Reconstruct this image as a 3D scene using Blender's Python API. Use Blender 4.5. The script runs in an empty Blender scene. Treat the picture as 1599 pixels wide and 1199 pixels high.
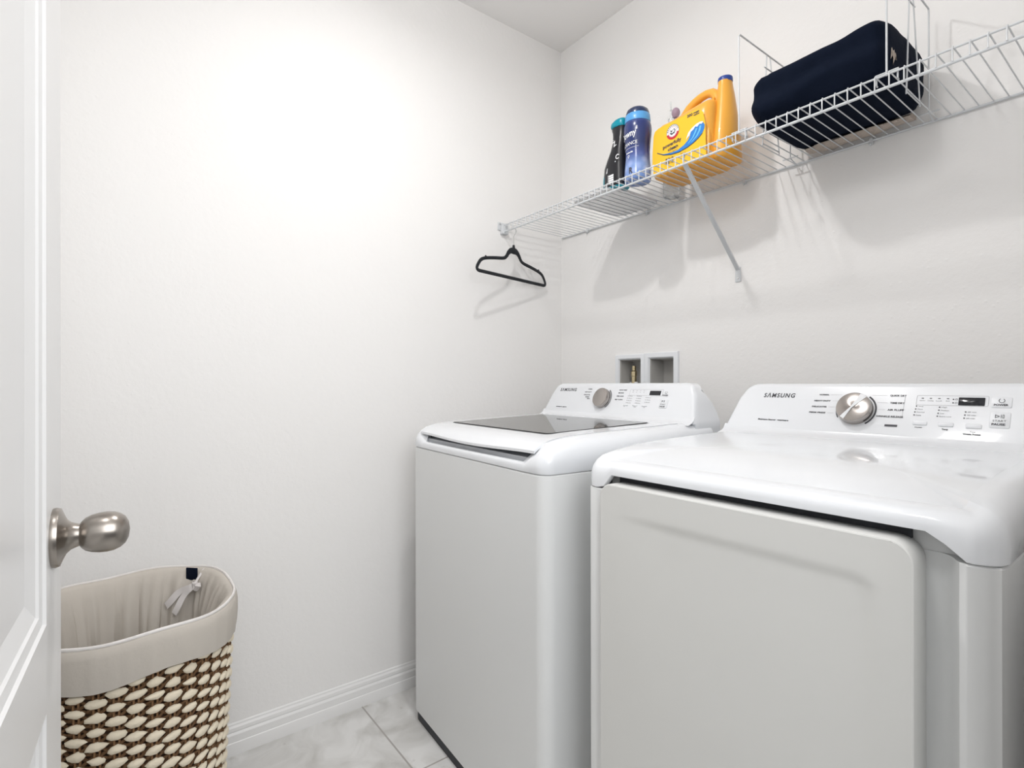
import bpy, bmesh, math, random
from mathutils import Vector, Matrix, noise
random.seed(4)
PI = math.pi
D = bpy.data
SC = bpy.context.scene
COL = SC.collection

# ---------------------------------------------------------------- camera, light, exposure
cam_d = D.cameras.new('camera'); cam = D.objects.new('camera', cam_d); COL.objects.link(cam); SC.camera = cam
cam_d.sensor_fit = 'HORIZONTAL'; cam_d.sensor_width = 36; cam_d.lens = 837.0042/1599*36; cam_d.clip_start = 0.01
YAW, PITCH, ROLL = 2.48658517, -0.000236364, -0.00170409894
f_ = Vector((math.cos(YAW)*math.cos(PITCH), math.sin(YAW)*math.cos(PITCH), math.sin(PITCH)))
r0 = Vector((math.sin(YAW), -math.cos(YAW), 0)); u0 = r0.cross(f_)
r_ = math.cos(ROLL)*r0 + math.sin(ROLL)*u0; u_ = -math.sin(ROLL)*r0 + math.cos(ROLL)*u0
cam.matrix_world = Matrix.Translation((1.84250770, -1.70620344, 1.14063724)) @ Matrix((r_, u_, -f_)).transposed().to_4x4()

w = D.worlds.new('world'); SC.world = w; w.use_nodes = True
bgn = w.node_tree.nodes['Background']; bgn.inputs[0].default_value = (1.0, 0.985, 0.97, 1); bgn.inputs[1].default_value = 0.15

def light(name, kind, loc, power, color=(1, 1, 1), size=.1, rot=(0, 0, 0), size_y=None):
    l = D.lights.new(name, kind); o = D.objects.new(name, l); COL.objects.link(o)
    o.location = loc; o.rotation_euler = rot; l.energy = power; l.color = color
    if kind == 'AREA':
        l.size = size
        if size_y: l.shape = 'RECTANGLE'; l.size_y = size_y
    else: l.shadow_soft_size = size
    return o
light('ceiling_bulb', 'POINT', (.82, -.97, 2.53), 2.9, (1, .985, .97), .030)
light('ceiling_lamp_disk', 'AREA', (.82, -.97, 2.535), 6.2, (1, .985, .97), .08).data.shape = 'DISK'
# added fill light by the door, no fixture there, aimed at the back wall
light('back_wall_fill', 'AREA', (1.3, -1.75, 2.55), 6.0, (1, .99, .98), .3, (math.radians(40), 0, 0))
# daylight / hallway light that comes through the open doorway
light('hallway_light', 'AREA', (2.6, -1.35, 1.9), 34, (.97, .985, 1), 1.3, (0, math.radians(68), 0), 1.6)
SC.view_settings.view_transform = 'Standard'; SC.view_settings.look = 'None'
SC.view_settings.exposure = 0.0; SC.view_settings.gamma = 1.0; SC.view_settings.use_curve_mapping = False

# ---------------------------------------------------------------- materials
def mat(name, col, rough=.5, metal=0.0, coat=0.0, ior=1.45, bump=None, spec=.5, trans=0.0, alpha=1):
    m = D.materials.new(name); m.use_nodes = True; nt = m.node_tree; b = nt.nodes['Principled BSDF']
    b.inputs['Base Color'].default_value = (*col, 1); b.inputs['Roughness'].default_value = rough
    b.inputs['Metallic'].default_value = metal; b.inputs['Coat Weight'].default_value = coat; b.inputs['Coat Roughness'].default_value = .06
    b.inputs['IOR'].default_value = ior; b.inputs['Specular IOR Level'].default_value = spec
    b.inputs['Transmission Weight'].default_value = trans
    if bump:
        sc, st, dist = bump
        tc = nt.nodes.new('ShaderNodeTexCoord'); nz = nt.nodes.new('ShaderNodeTexNoise'); bp = nt.nodes.new('ShaderNodeBump')
        nz.inputs['Scale'].default_value = sc; nz.inputs['Detail'].default_value = 3
        bp.inputs['Strength'].default_value = st; bp.inputs['Distance'].default_value = dist
        nt.links.new(tc.outputs['Object'], nz.inputs['Vector']); nt.links.new(nz.outputs['Fac'], bp.inputs['Height'])
        nt.links.new(bp.outputs['Normal'], b.inputs['Normal'])
    return m
def N(m, t, **k):
    n = m.node_tree.nodes.new(t)
    for a, v in k.items(): setattr(n, a, v)
    return n
def LK(m, a, b): m.node_tree.links.new(a, b)

def wall_material():
    m = mat('painted_wall', (.88, .87, .86), .55, spec=.35); b = m.node_tree.nodes['Principled BSDF']
    tc = N(m, 'ShaderNodeTexCoord')
    n1 = N(m, 'ShaderNodeTexNoise'); n1.inputs['Scale'].default_value = 55; n1.inputs['Detail'].default_value = 4; n1.inputs['Roughness'].default_value = .55
    v = N(m, 'ShaderNodeTexVoronoi'); v.inputs['Scale'].default_value = 38
    r = N(m, 'ShaderNodeMapRange'); r.inputs[1].default_value = 0; r.inputs[2].default_value = .16; r.inputs[3].default_value = .5; r.inputs[4].default_value = 0
    ad = N(m, 'ShaderNodeMath', operation='ADD'); bp = N(m, 'ShaderNodeBump'); bp.inputs['Strength'].default_value = .22; bp.inputs['Distance'].default_value = .004
    for q in (n1, v): LK(m, tc.outputs['Object'], q.inputs['Vector'])
    LK(m, v.outputs['Distance'], r.inputs[0]); LK(m, r.outputs[0], ad.inputs[0]); LK(m, n1.outputs['Fac'], ad.inputs[1])
    LK(m, ad.outputs[0], bp.inputs['Height']); LK(m, bp.outputs['Normal'], b.inputs['Normal'])
    return m
M_wall = wall_material()
M_ceil = mat('ceiling_paint', (.93, .92, .91), .7, bump=(60, .15, .003))
M_trim = mat('trim_paint', (.84, .835, .83), .3)
M_door = mat('door_paint', (.76, .757, .755), .33, bump=(90, .05, .001))
M_enamel = mat('white_enamel', (.83, .85, .88), .25, coat=.7)  # bluish cast of the light on the tops is put into the colour
M_cabinet = mat('cabinet_enamel', (.78, .79, .79), .35, coat=.2)
M_doorwhite = mat('dryer_door_enamel_shaded', (.72, .72, .70), .4, coat=.1)  # white enamel toned warm grey, the dimmer light on the front painted in
M_dark = mat('black_base_gap_shade', (.03, .033, .04), .6)  # black bases and glass border; on the gap strips it paints shade
M_greyl = mat('light_grey_plastic', (.66, .68, .71), .4)
M_grey = mat('grey_plastic', (.42, .44, .46), .4)
M_print = mat('printed_ink', (.06, .06, .07), .5)
M_greyprint = mat('grey_ink', (.36, .36, .38), .5)
M_disp = mat('display_black', (.012, .013, .018), .12)
M_wire = mat('white_coated_wire', (.66, .68, .70), .3)
M_steel = mat('zinc_steel', (.75, .76, .76), .25, 1.0)
M_nickel = mat('satin_nickel', (.35, .32, .29), .28, 1.0)
M_hanger = mat('black_velvet', (.012, .014, .018), .75)
M_brass = mat('brass', (.62, .52, .33), .25, 1.0)
M_box = mat('white_plastic', (.82, .84, .87), .35)
M_boxin = mat('box_inside_grey', (.50, .49, .47), .5)
M_glass = mat('tinted_lid_glass', (.06, .06, .052), .03, ior=1.5)
M_navy = mat('navy_fabric', (.0035, .0070, .018), .95, spec=.15, bump=(180, .4, .002))
M_fleece = mat('beige_fleece', (.55, .47, .41), .95, bump=(140, 1.0, .01))
M_jug = mat('yellow_orange_plastic', (.88, .42, .055), .33, coat=.2)
M_label = mat('yellow_label', (.93, .55, .03), .35)
M_blue = mat('cap_blue', (.02, .06, .30), .35)
M_black = mat('black_sleeve', (.012, .012, .016), .3)
M_teal = mat('teal_plastic', (.0, .27, .36), .3)
M_white = mat('white_print', (.85, .86, .88), .5)
M_red = mat('red_print', (.55, .02, .04), .5)
M_wave1 = mat('wave_blue', (.03, .22, .65), .4)
M_wave2 = mat('wave_light_blue', (.15, .52, .85), .4)
M_wavedk = mat('wave_dark', (.02, .06, .13), .4)
M_navycap = mat('navy_cap', (.015, .03, .09), .25, coat=.5)
M_collar = mat('sky_blue_collar', (.10, .34, .68), .3)
M_lilac = mat('mauve_plastic', (.42, .30, .38), .4)
M_clear = mat('clear_plastic', (.9, .92, .93), .1, trans=.8, ior=1.3)
M_frost = mat('frosted_plastic', (.84, .84, .85), .35, trans=.45, ior=1.1)
M_seagrass = mat('brown_seagrass', (.125, .065, .027), .8, bump=(160, .8, .004))
M_straw = mat('pale_straw', (.74, .66, .52), .7, bump=(120, .6, .003))
M_cord = mat('brown_cord', (.22, .12, .055), .8)
M_inner = mat('basket_shade_brown', (.06, .03, .015), .9)
M_ribbon = mat('grey_ribbon', (.62, .59, .58), .8, bump=(200, .3, .001))
M_bulb = mat('porcelain', (.8, .8, .8), .3)

def knob_metal():
    m = mat('brushed_knob_metal', (.42, .39, .37), .22, 1.0); b = m.node_tree.nodes['Principled BSDF']
    t = N(m, 'ShaderNodeTangent'); t.direction_type = 'RADIAL'; t.axis = 'Z'
    b.inputs['Anisotropic'].default_value = .85; LK(m, t.outputs[0], b.inputs['Tangent']); return m
M_knob = knob_metal()

def liner_material():
    m = mat('greige_cotton_liner', (.525, .485, .435), .9, bump=(110, .25, .002)); return m
M_liner = liner_material()

def floor_material():
    m = mat('marble_tile', (.7, .69, .67), .35, spec=.4); b = m.node_tree.nodes['Principled BSDF']
    tc = N(m, 'ShaderNodeTexCoord'); sp = N(m, 'ShaderNodeSeparateXYZ'); LK(m, tc.outputs['Object'], sp.inputs[0])
    def line(out, off, per, wd):
        a = N(m, 'ShaderNodeMath', operation='SUBTRACT'); a.inputs[1].default_value = off - per/2; LK(m, out, a.inputs[0])
        c = N(m, 'ShaderNodeMath', operation='FLOORED_MODULO'); c.inputs[1].default_value = per; LK(m, a.outputs[0], c.inputs[0])
        d = N(m, 'ShaderNodeMath', operation='SUBTRACT'); d.inputs[1].default_value = per/2; LK(m, c.outputs[0], d.inputs[0])
        e = N(m, 'ShaderNodeMath', operation='ABSOLUTE'); LK(m, d.outputs[0], e.inputs[0])
        g = N(m, 'ShaderNodeMath', operation='LESS_THAN'); g.inputs[1].default_value = wd; LK(m, e.outputs[0], g.inputs[0]); return g.outputs[0]
    g1 = line(sp.outputs['Y'], -.9736, .457, .0028); g2 = line(sp.outputs['X'], .4206, .457, .0028)
    mx = N(m, 'ShaderNodeMath', operation='MAXIMUM'); LK(m, g1, mx.inputs[0]); LK(m, g2, mx.inputs[1])
    nz = N(m, 'ShaderNodeTexNoise'); nz.inputs['Scale'].default_value = 7; nz.inputs['Detail'].default_value = 8; nz.inputs['Distortion'].default_value = 1.2
    LK(m, tc.outputs['Object'], nz.inputs['Vector'])
    cr = N(m, 'ShaderNodeValToRGB'); cr.color_ramp.elements[0].position = .3; cr.color_ramp.elements[0].color = (.53, .52, .50, 1)
    cr.color_ramp.elements[1].position = .62; cr.color_ramp.elements[1].color = (.74, .735, .725, 1); LK(m, nz.outputs['Fac'], cr.inputs[0])
    n2 = N(m, 'ShaderNodeTexNoise'); n2.inputs['Scale'].default_value = 14; n2.inputs['Detail'].default_value = 3; LK(m, tc.outputs['Object'], n2.inputs['Vector'])
    c2 = N(m, 'ShaderNodeValToRGB'); c2.color_ramp.elements[0].position = .66; c2.color_ramp.elements[0].color = (1, 1, 1, 1)
    c2.color_ramp.elements[1].position = .76; c2.color_ramp.elements[1].color = (.72, .70, .67, 1); LK(m, n2.outputs['Fac'], c2.inputs[0])
    ml = N(m, 'ShaderNodeMix', data_type='RGBA', blend_type='MULTIPLY'); ml.inputs[0].default_value = 1
    LK(m, cr.outputs[0], ml.inputs[6]); LK(m, c2.outputs[0], ml.inputs[7])
    mi = N(m, 'ShaderNodeMix', data_type='RGBA'); mi.inputs[7].default_value = (.40, .38, .36, 1)
    LK(m, mx.outputs[0], mi.inputs[0]); LK(m, ml.outputs[2], mi.inputs[6]); LK(m, mi.outputs[2], b.inputs['Base Color'])
    bp = N(m, 'ShaderNodeBump'); bp.invert = True; bp.inputs['Strength'].default_value = .5; bp.inputs['Distance'].default_value = .002
    LK(m, mx.outputs[0], bp.inputs['Height']); LK(m, bp.outputs['Normal'], b.inputs['Normal'])
    return m
M_floor = floor_material()

def bottle_print():
    # printed sleeve: navy above, bright bead pattern towards the foot
    m = mat('blue_bead_print', (.03, .06, .25), .25, coat=.4); b = m.node_tree.nodes['Principled BSDF']
    tc = N(m, 'ShaderNodeTexCoord'); sp = N(m, 'ShaderNodeSeparateXYZ'); LK(m, tc.outputs['Object'], sp.inputs[0])
    cr = N(m, 'ShaderNodeValToRGB'); e = cr.color_ramp.elements
    e[0].position = 0; e[0].color = (.16, .28, .62, 1); e[1].position = .245; e[1].color = (.10, .30, .65, 1)
    for p, c in ((.05, (.22, .34, .66, 1)), (.085, (.05, .08, .28, 1)), (.12, (.015, .03, .13, 1)), (.19, (.02, .035, .16, 1)), (.215, (.06, .14, .45, 1))):
        x = e.new(p); x.color = c
    LK(m, sp.outputs['Z'], cr.inputs[0])
    v = N(m, 'ShaderNodeTexVoronoi'); v.inputs['Scale'].default_value = 46; LK(m, tc.outputs['Object'], v.inputs['Vector'])
    r = N(m, 'ShaderNodeMapRange'); r.inputs[1].default_value = .2; r.inputs[2].default_value = .6; r.inputs[3].default_value = .75; r.inputs[4].default_value = 0
    LK(m, v.outputs['Distance'], r.inputs[0])
    r2 = N(m, 'ShaderNodeMapRange'); r2.inputs[1].default_value = .03; r2.inputs[2].default_value = .095; r2.inputs[3].default_value = 1; r2.inputs[4].default_value = 0
    LK(m, sp.outputs['Z'], r2.inputs[0])
    ml = N(m, 'ShaderNodeMath', operation='MULTIPLY'); LK(m, r.outputs[0], ml.inputs[0]); LK(m, r2.outputs[0], ml.inputs[1])
    mi = N(m, 'ShaderNodeMix', data_type='RGBA'); mi.inputs[7].default_value = (.42, .50, .80, 1)
    LK(m, ml.outputs[0], mi.inputs[0]); LK(m, cr.outputs[0], mi.inputs[6]); LK(m, mi.outputs[2], b.inputs['Base Color'])
    return m
M_bottleprint = bottle_print()

# ---------------------------------------------------------------- mesh helpers
def finish(name, me, m, parent=None, ang=35, smooth=True):
    if isinstance(m, (list, tuple)):
        for q in m: me.materials.append(q)
    else: me.materials.append(m)
    if smooth:
        me.polygons.foreach_set('use_smooth', [True]*len(me.polygons)); me.set_sharp_from_angle(angle=math.radians(ang))
    o = D.objects.new(name, me); COL.objects.link(o)
    if parent: o.parent = parent
    return o
class G:
    """collects geometry for ONE mesh"""
    def __init__(s): s.v = []; s.f = []; s.mi = []
    def add(s, vs, fs, mi=0):
        n = len(s.v); s.v += [tuple(q) for q in vs]; s.f += [tuple(i+n for i in q) for q in fs]; s.mi += [mi]*len(fs); return s
    def box(s, x0, x1, y0, y1, z0, z1, b=0, seg=3, mi=0, M=None):
        bm = bmesh.new(); bmesh.ops.create_cube(bm, size=1)
        for q in bm.verts: q.co = Vector(((x0+x1)/2+q.co.x*(x1-x0), (y0+y1)/2+q.co.y*(y1-y0), (z0+z1)/2+q.co.z*(z1-z0)))
        if b: bmesh.ops.bevel(bm, geom=bm.edges[:], offset=b, segments=seg, profile=.5, affect='EDGES')
        if M: bmesh.ops.transform(bm, matrix=M, verts=bm.verts)
        bm.verts.index_update(); s.add([q.co[:] for q in bm.verts], [[q.index for q in f.verts] for f in bm.faces], mi); bm.free(); return s
    def loft(s, rings, closed=True, caps=True, mi=0):
        n = len(rings[0]); vs = [p for r in rings for p in r]; fs = []
        for j in range(len(rings)-1):
            for i in range(n if closed else n-1):
                a, b = j*n+i, j*n+(i+1) % n; fs.append((a, b, b+n, a+n))
        if caps and closed: fs.append(tuple(range(n-1, -1, -1))); fs.append(tuple(range((len(rings)-1)*n, len(rings)*n)))
        return s.add(vs, fs, mi)
    def tube(s, pts, r, seg=8, closed=False, mi=0, flat=1.0):
        pts = [Vector(p) for p in pts]; n = len(pts); rings = []; prev = None
        for i, p in enumerate(pts):
            a = pts[(i-1) % n] if (closed or i) else p; b = pts[(i+1) % n] if (closed or i < n-1) else p
            t = (b-a).normalized()
            if prev is None:
                q = Vector((0, 0, 1)) if abs(t.z) < .9 else Vector((1, 0, 0)); x = t.cross(q).normalized()
            else: x = (prev - t*prev.dot(t)).normalized()
            prev = x; y = t.cross(x); rr = r[i] if isinstance(r, (list, tuple)) else r
            rings.append([p + rr*(math.cos(k*2*PI/seg)*x + flat*math.sin(k*2*PI/seg)*y) for k in range(seg)])
        if closed: rings.append(rings[0])
        return s.loft(rings, True, not closed, mi)
    def lathe(s, prof, seg=32, M=None, mi=0, sx=1, sy=1):
        rings = []
        for r, z in prof:
            rings.append([Vector((r*sx*math.cos(k*2*PI/seg), r*sy*math.sin(k*2*PI/seg), z)) for k in range(seg)])
        if M: rings = [[M @ p for p in q] for q in rings]
        return s.loft(rings, True, True, mi)
    def make(s, name, m, parent=None, ang=35, smooth=True):
        me = D.meshes.new(name); me.from_pydata(s.v, [], s.f)
        if any(s.mi): me.polygons.foreach_set('material_index', s.mi)
        bm = bmesh.new(); bm.from_mesh(me); bmesh.ops.recalc_face_normals(bm, faces=bm.faces[:]); bm.to_mesh(me); bm.free()
        return finish(name, me, m, parent, ang, smooth)
def thing(name, label, cat, loc=(0, 0, 0), rz=0, group=None):
    o = D.objects.new(name, None); COL.objects.link(o); o.location = loc; o.rotation_euler = (0, 0, rz); o.empty_display_size = .05
    return tag(o, label, cat, group)
class PG:
    """printing: every word or mark becomes a part of its own"""
    def __init__(s): s.items = []
    def add(s, vs, fs, mi=0): s.items.append(G().add(vs, fs)); return s
    def make(s, name, m, parent=None, ang=35, smooth=False): return [i.make(name, m, parent, ang, smooth) for i in s.items]
def tag(o, label, cat, group=None, kind=None):
    o['label'] = label; o['category'] = cat
    if group: o['group'] = group
    if kind: o['kind'] = kind
    return o
def struct(o, label=None):
    o['kind'] = 'structure'
    if label: o['label'] = label
    return o
def rrect(x0, x1, y0, y1, r, nc=6, ns=1):
    """rounded rectangle, ccw from lower left; ns samples on each straight side"""
    pts = []
    cs = [((x1-r, y0+r), -PI/2), ((x1-r, y1-r), 0), ((x0+r, y1-r), PI/2), ((x0+r, y0+r), PI)]
    for i, ((cx, cy), a0) in enumerate(cs):
        arc = [(cx+r*math.cos(a0+k/nc*PI/2), cy+r*math.sin(a0+k/nc*PI/2)) for k in range(nc+1)]
        pts += arc
        nx = cs[(i+1) % 4]; a1 = nx[1]; q = (nx[0][0]+r*math.cos(a1), nx[0][1]+r*math.sin(a1)); p = arc[-1]
        for k in range(1, ns): pts.append((p[0]+(q[0]-p[0])*k/ns, p[1]+(q[1]-p[1])*k/ns))
    return pts
def text_geo(s, h, bold=0, sp=1.0):
    """text as 2-D polygons, cap height h; returns verts, faces, width (starts at x=0, baseline y=0)"""
    c = D.curves.new('t', 'FONT'); c.body = s; c.size = h/.73; c.offset = bold; c.resolution_u = 3; c.space_character = 1.22 if s.startswith('S\u039b') else 1.0
    o = D.objects.new('t', c); me = D.meshes.new_from_object(o)
    vs = [v.co.copy() for v in me.vertices]; fs = [tuple(p.vertices) for p in me.polygons]
    D.objects.remove(o); D.curves.remove(c); D.meshes.remove(me)
    x0 = min(v.x for v in vs); x1 = max(v.x for v in vs)
    for v in vs: v.x -= x0
    return vs, fs, x1-x0
class Face:
    """plane frame for flat printing: origin O, right X, up Y, lifted by n"""
    def __init__(s, O, X, Y, lift=.0006):
        s.O = Vector(O); s.X = Vector(X).normalized(); s.Y = Vector(Y).normalized(); s.n = s.X.cross(s.Y); s.lift = lift
    def p(s, x, y, l=0): return s.O + s.X*x + s.Y*y + s.n*(s.lift+l)
    def text(s, g, t, x, y, h, width=None, align='L', shear=0, rot=0, mi=0, bold=0, l=0):
        vs, fs, wd = text_geo(t, h, bold); k = (width/wd) if width else 1; W_ = wd*k
        ox = {'L': 0, 'R': -W_, 'C': -W_/2}[align]; c, sn = math.cos(rot), math.sin(rot); out = []
        for v in vs:
            a = v.x*k + ox + shear*v.y; b = v.y - h/2; out.append(s.p(x+a*c-b*sn, y+a*sn+b*c, l))
        g.add(out, fs, mi); return W_
    def rect(s, g, x0, x1, y0, y1, mi=0, l=0):
        g.add([s.p(x0, y0, l), s.p(x1, y0, l), s.p(x1, y1, l), s.p(x0, y1, l)], [(0, 1, 2, 3)], mi)
    def disc(s, g, x, y, r, mi=0, n=12, l=0):
        g.add([s.p(x+r*math.cos(k*2*PI/n), y+r*math.sin(k*2*PI/n), l) for k in range(n)], [tuple(range(n))], mi)
    def ring(s, g, x, y, r0, r1, a0=0, a1=2*PI, n=24, mi=0, l=0):
        vs = []
        for k in range(n+1):
            a = a0+(a1-a0)*k/n; vs += [s.p(x+r0*math.cos(a), y+r0*math.sin(a), l), s.p(x+r1*math.cos(a), y+r1*math.sin(a), l)]
        g.add(vs, [(2*k, 2*k+1, 2*k+3, 2*k+2) for k in range(n)], mi)
    def poly(s, g, pts, mi=0, l=0): g.add([s.p(a, b, l) for a, b in pts], [tuple(range(len(pts)))], mi)
    def strip(s, g, A, B, mi=0, l=0):
        vs = []
        for a, b in zip(A, B): vs += [s.p(*a, l), s.p(*b, l)]
        g.add(vs, [(2*k, 2*k+1, 2*k+3, 2*k+2) for k in range(len(A)-1)], mi)
    def outline(s, g, x0, x1, y0, y1, r, t, mi=0, l=0):
        a = rrect(x0, x1, y0, y1, r, 4); b = rrect(x0+t, x1-t, y0+t, y1-t, max(r-t, .0001), 4)
        s.strip(g, a+a[:1], b+b[:1], mi, l)
    def plate(s, g, x0, x1, y0, y1, r, th, mi=0):
        a = rrect(x0, x1, y0, y1, r, 4); b = rrect(x0+th*.6, x1-th*.6, y0+th*.6, y1-th*.6, r, 4)
        g.loft([[s.p(*q, -s.lift) for q in a], [s.p(*q, th*.6) for q in a], [s.p(*q, th) for q in b]], mi=mi)

# ---------------------------------------------------------------- room shell
H = 2.684; XR = 1.76; YF = -1.93; TW = .10
struct(G().box(-.1, 3.6, -2.6, .1, -.06, 0).make('floor', M_floor, smooth=False))
struct(G().box(-.1, XR+.12, YF-.1, .1, H, H+.06).make('ceiling', M_ceil, smooth=False))
struct(G().box(-TW, 0, YF-.1, .1, 0, H).make('wall_left', M_wall, smooth=False))
struct(G().box(0, XR+.12, YF-.1, YF, 0, H).make('wall_front', M_wall, smooth=False))
# right wall with the doorway the camera stands in
g = G(); DY0, DY1, DH = -1.80, -.97, 2.05
g.box(XR, XR+.12, DY1, 0, 0, H); g.box(XR, XR+.12, YF, DY0, 0, H); g.box(XR, XR+.12, DY0, DY1, DH, H)
struct(g.make('wall_right', M_wall, smooth=False))
# back wall with two recessed openings for the laundry valve boxes
OB = [(.359, .465, 1.085, 1.2365), (.512, .618, 1.085, 1.2365)]
g = G(); xs = [0, OB[0][0], OB[0][1], OB[1][0], OB[1][1], XR]; zs = [0, OB[0][2], OB[0][3], H]
for i in range(5):
    for j in range(3):
        if j == 1 and i in (1, 3): continue
        g.add([(xs[i], 0, zs[j]), (xs[i+1], 0, zs[j]), (xs[i+1], 0, zs[j+1]), (xs[i], 0, zs[j+1])], [(0, 1, 2, 3)])
g.box(0, XR, .09, .1, 0, H)
struct(g.make('wall_back', M_wall, smooth=False))
# baseboards: stepped colonial profile
BP = [(0, 0), (.0155, 0), (.0155, .034), (.0145, .037), (.0125, .0385), (.0125, .060), (.0105, .064), (.0085, .067), (.0095, .071), (.0085, .080), (.005, .086), (.0045, .0905), (.002, .0935), (0, .0935)]
struct(G().loft([[(a, 0, b) for a, b in BP], [(a, YF, b) for a, b in BP]]).make('baseboard_left', M_trim, ang=20))
struct(G().loft([[(.0155, -a, b) for a, b in BP], [(XR, -a, b) for a, b in BP]]).make('baseboard_back', M_trim, ang=20))
struct(G().loft([[(.0155, YF+a, b) for a, b in BP], [(XR, YF+a, b) for a, b in BP]]).make('baseboard_front', M_trim, ang=20))
# doorway casing on the room side
g = G(); g.box(XR-.012, XR, DY1, DY1+.055, 0, DH+.055, .003); g.box(XR-.012, XR, DY0-.055, DY0, 0, DH+.055, .003); g.box(XR-.012, XR, DY0, DY1, DH, DH+.055, .003)
struct(g.make('trim_1', M_trim))

# ---------------------------------------------------------------- open door with knob
DPV = Vector((.98, -1.745, .966)); dang = math.atan2(-.0645, .998)
door = thing('door_1', None, None); del door['label']; del door['category']; door['kind'] = 'structure'
door.matrix_world = Matrix.Translation(DPV) @ Matrix.Rotation(dang, 4, 'Z') @ Matrix.Rotation(math.radians(-.45), 4, 'Y') @ Matrix.Translation((0, 0, -.966))
# local: x from free edge to hinge, face at y=0, z up
DWD = .76; Z0, Z1 = .012, 2.03
stile = .108; panels = [(stile, DWD-stile, .884, 1.90), (stile, DWD-stile, .22, .790)]
g = G()
xs = [0, stile, DWD-stile, DWD]; zs = [Z0, .22, .790, .884, 1.90, Z1]
for side, sg in ((0, -1), (-.035, 1)):
    for i in range(3):
        for j in range(5):
            if i == 1 and j in (1, 3): continue
            g.add([(xs[i], side, zs[j]), (xs[i+1], side, zs[j]), (xs[i+1], side, zs[j+1]), (xs[i], side, zs[j+1])], [(0, 1, 2, 3)])
    for x0, x1, z0, z1 in panels:
        st = [(0, 0), (.002, .003), (.012, .0045), (.014, .0070), (.030, .0115), (.034, .0125)]
        rings = [[(a, side+sg*d, b) for a, b in ((x0+q, z0+q), (x1-q, z0+q), (x1-q, z1-q), (x0+q, z1-q))] for q, d in st]
        for k in range(len(rings)-1):
            g.add(rings[k]+rings[k+1], [(m_, (m_+1) % 4, (m_+1) % 4+4, m_+4) for m_ in range(4)])
        g.add(rings[-1], [(0, 1, 2, 3)])
g.add([(0, 0, Z0), (0, -.035, Z0), (0, -.035, Z1), (0, 0, Z1)], [(0, 1, 2, 3)]); g.add([(DWD, 0, Z0), (DWD, -.035, Z0), (DWD, -.035, Z1), (DWD, 0, Z1)], [(0, 1, 2, 3)])
g.add([(0, 0, Z1), (DWD, 0, Z1), (DWD, -.035, Z1), (0, -.035, Z1)], [(0, 1, 2, 3)]); g.add([(0, 0, Z0), (DWD, 0, Z0), (DWD, -.035, Z0), (0, -.035, Z0)], [(0, 1, 2, 3)])
me = D.meshes.new('door_panel'); me.from_pydata(g.v, [], g.f)
bm = bmesh.new(); bm.from_mesh(me); bmesh.ops.remove_doubles(bm, verts=bm.verts, dist=1e-5); bmesh.ops.recalc_face_normals(bm, faces=bm.faces[:]); bm.to_mesh(me); bm.free()
finish('door_panel', me, M_door, door, 12)
kM = Matrix.Translation((.062, 0, .966)) @ Matrix.Rotation(-PI/2, 4, 'X')
G().lathe([(0, 0), (.0330, 0), (.0336, .003), (.0325, .0065), (.026, .009), (.0195, .012), (.0155, .016), (.0135, .021), (.0125, .024), (0, .024)], 48, kM).make('knob_rose', M_nickel, door)
kn = [(0, .021), (.0112, .021), (.0118, .0235), (.0150, .0252), (.0188, .029), (.0215, .035), (.0230, .042), (.0234, .049), (.0225, .056), (.0200, .062), (.0155, .0672), (.009, .0703), (0, .0715)]
G().lathe(kn, 48, kM).make('door_knob', M_nickel, door)
kM2 = kM @ Matrix.Translation((0, 0, -.035)) @ Matrix.Scale(-1, 4, (0, 0, 1))
G().lathe([(a, b) for a, b in [(0, 0), (.033, 0), (.0335, .003), (.031, .007), (.014, .018), (.0125, .031), (.021, .038), (.0258, .051), (.0205, .064), (.007, .0698), (0, .070)]], 32, kM2).make('door_knob', M_nickel, door)
G().box(-.0015, 0, -.030, -.005, .935, .995, .0004).make('latch_plate', M_nickel, door)

# ---------------------------------------------------------------- ceiling lamp holder above the frame (the bulb is the point light)
lamp = thing('ceiling_lamp', 'small white ceiling lamp holder over the washing machine', 'lamp', (.82, -.97, H))
G().lathe([(0, 0), (.07, 0), (.07, -.012), (.05, -.03), (.03, -.05), (.028, -.075), (0, -.075)], 32).make('lamp_base', M_bulb, lamp)

# ---------------------------------------------------------------- appliances
def appliance_cover(W_, Dp, seam, Zf, front_low, low_x0, low_x1, rcorner, inset_top, inner, parent, name='top_cover', well=None, yf=0):
    base = rrect(0, W_, 0, Dp, rcorner, 8, 26)
    def sm(t): t = max(0, min(1, t)); return t*t*(3-2*t)
    def frac(x, y):
        if y > .03: return 0
        return min(sm((x-low_x0)/.018), sm((low_x1-x)/.018))
    return base, sm, frac
def Zw(y): return .972+.036*(1-math.exp(-max(y, 0)/.036))+.016*y/.55

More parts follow.
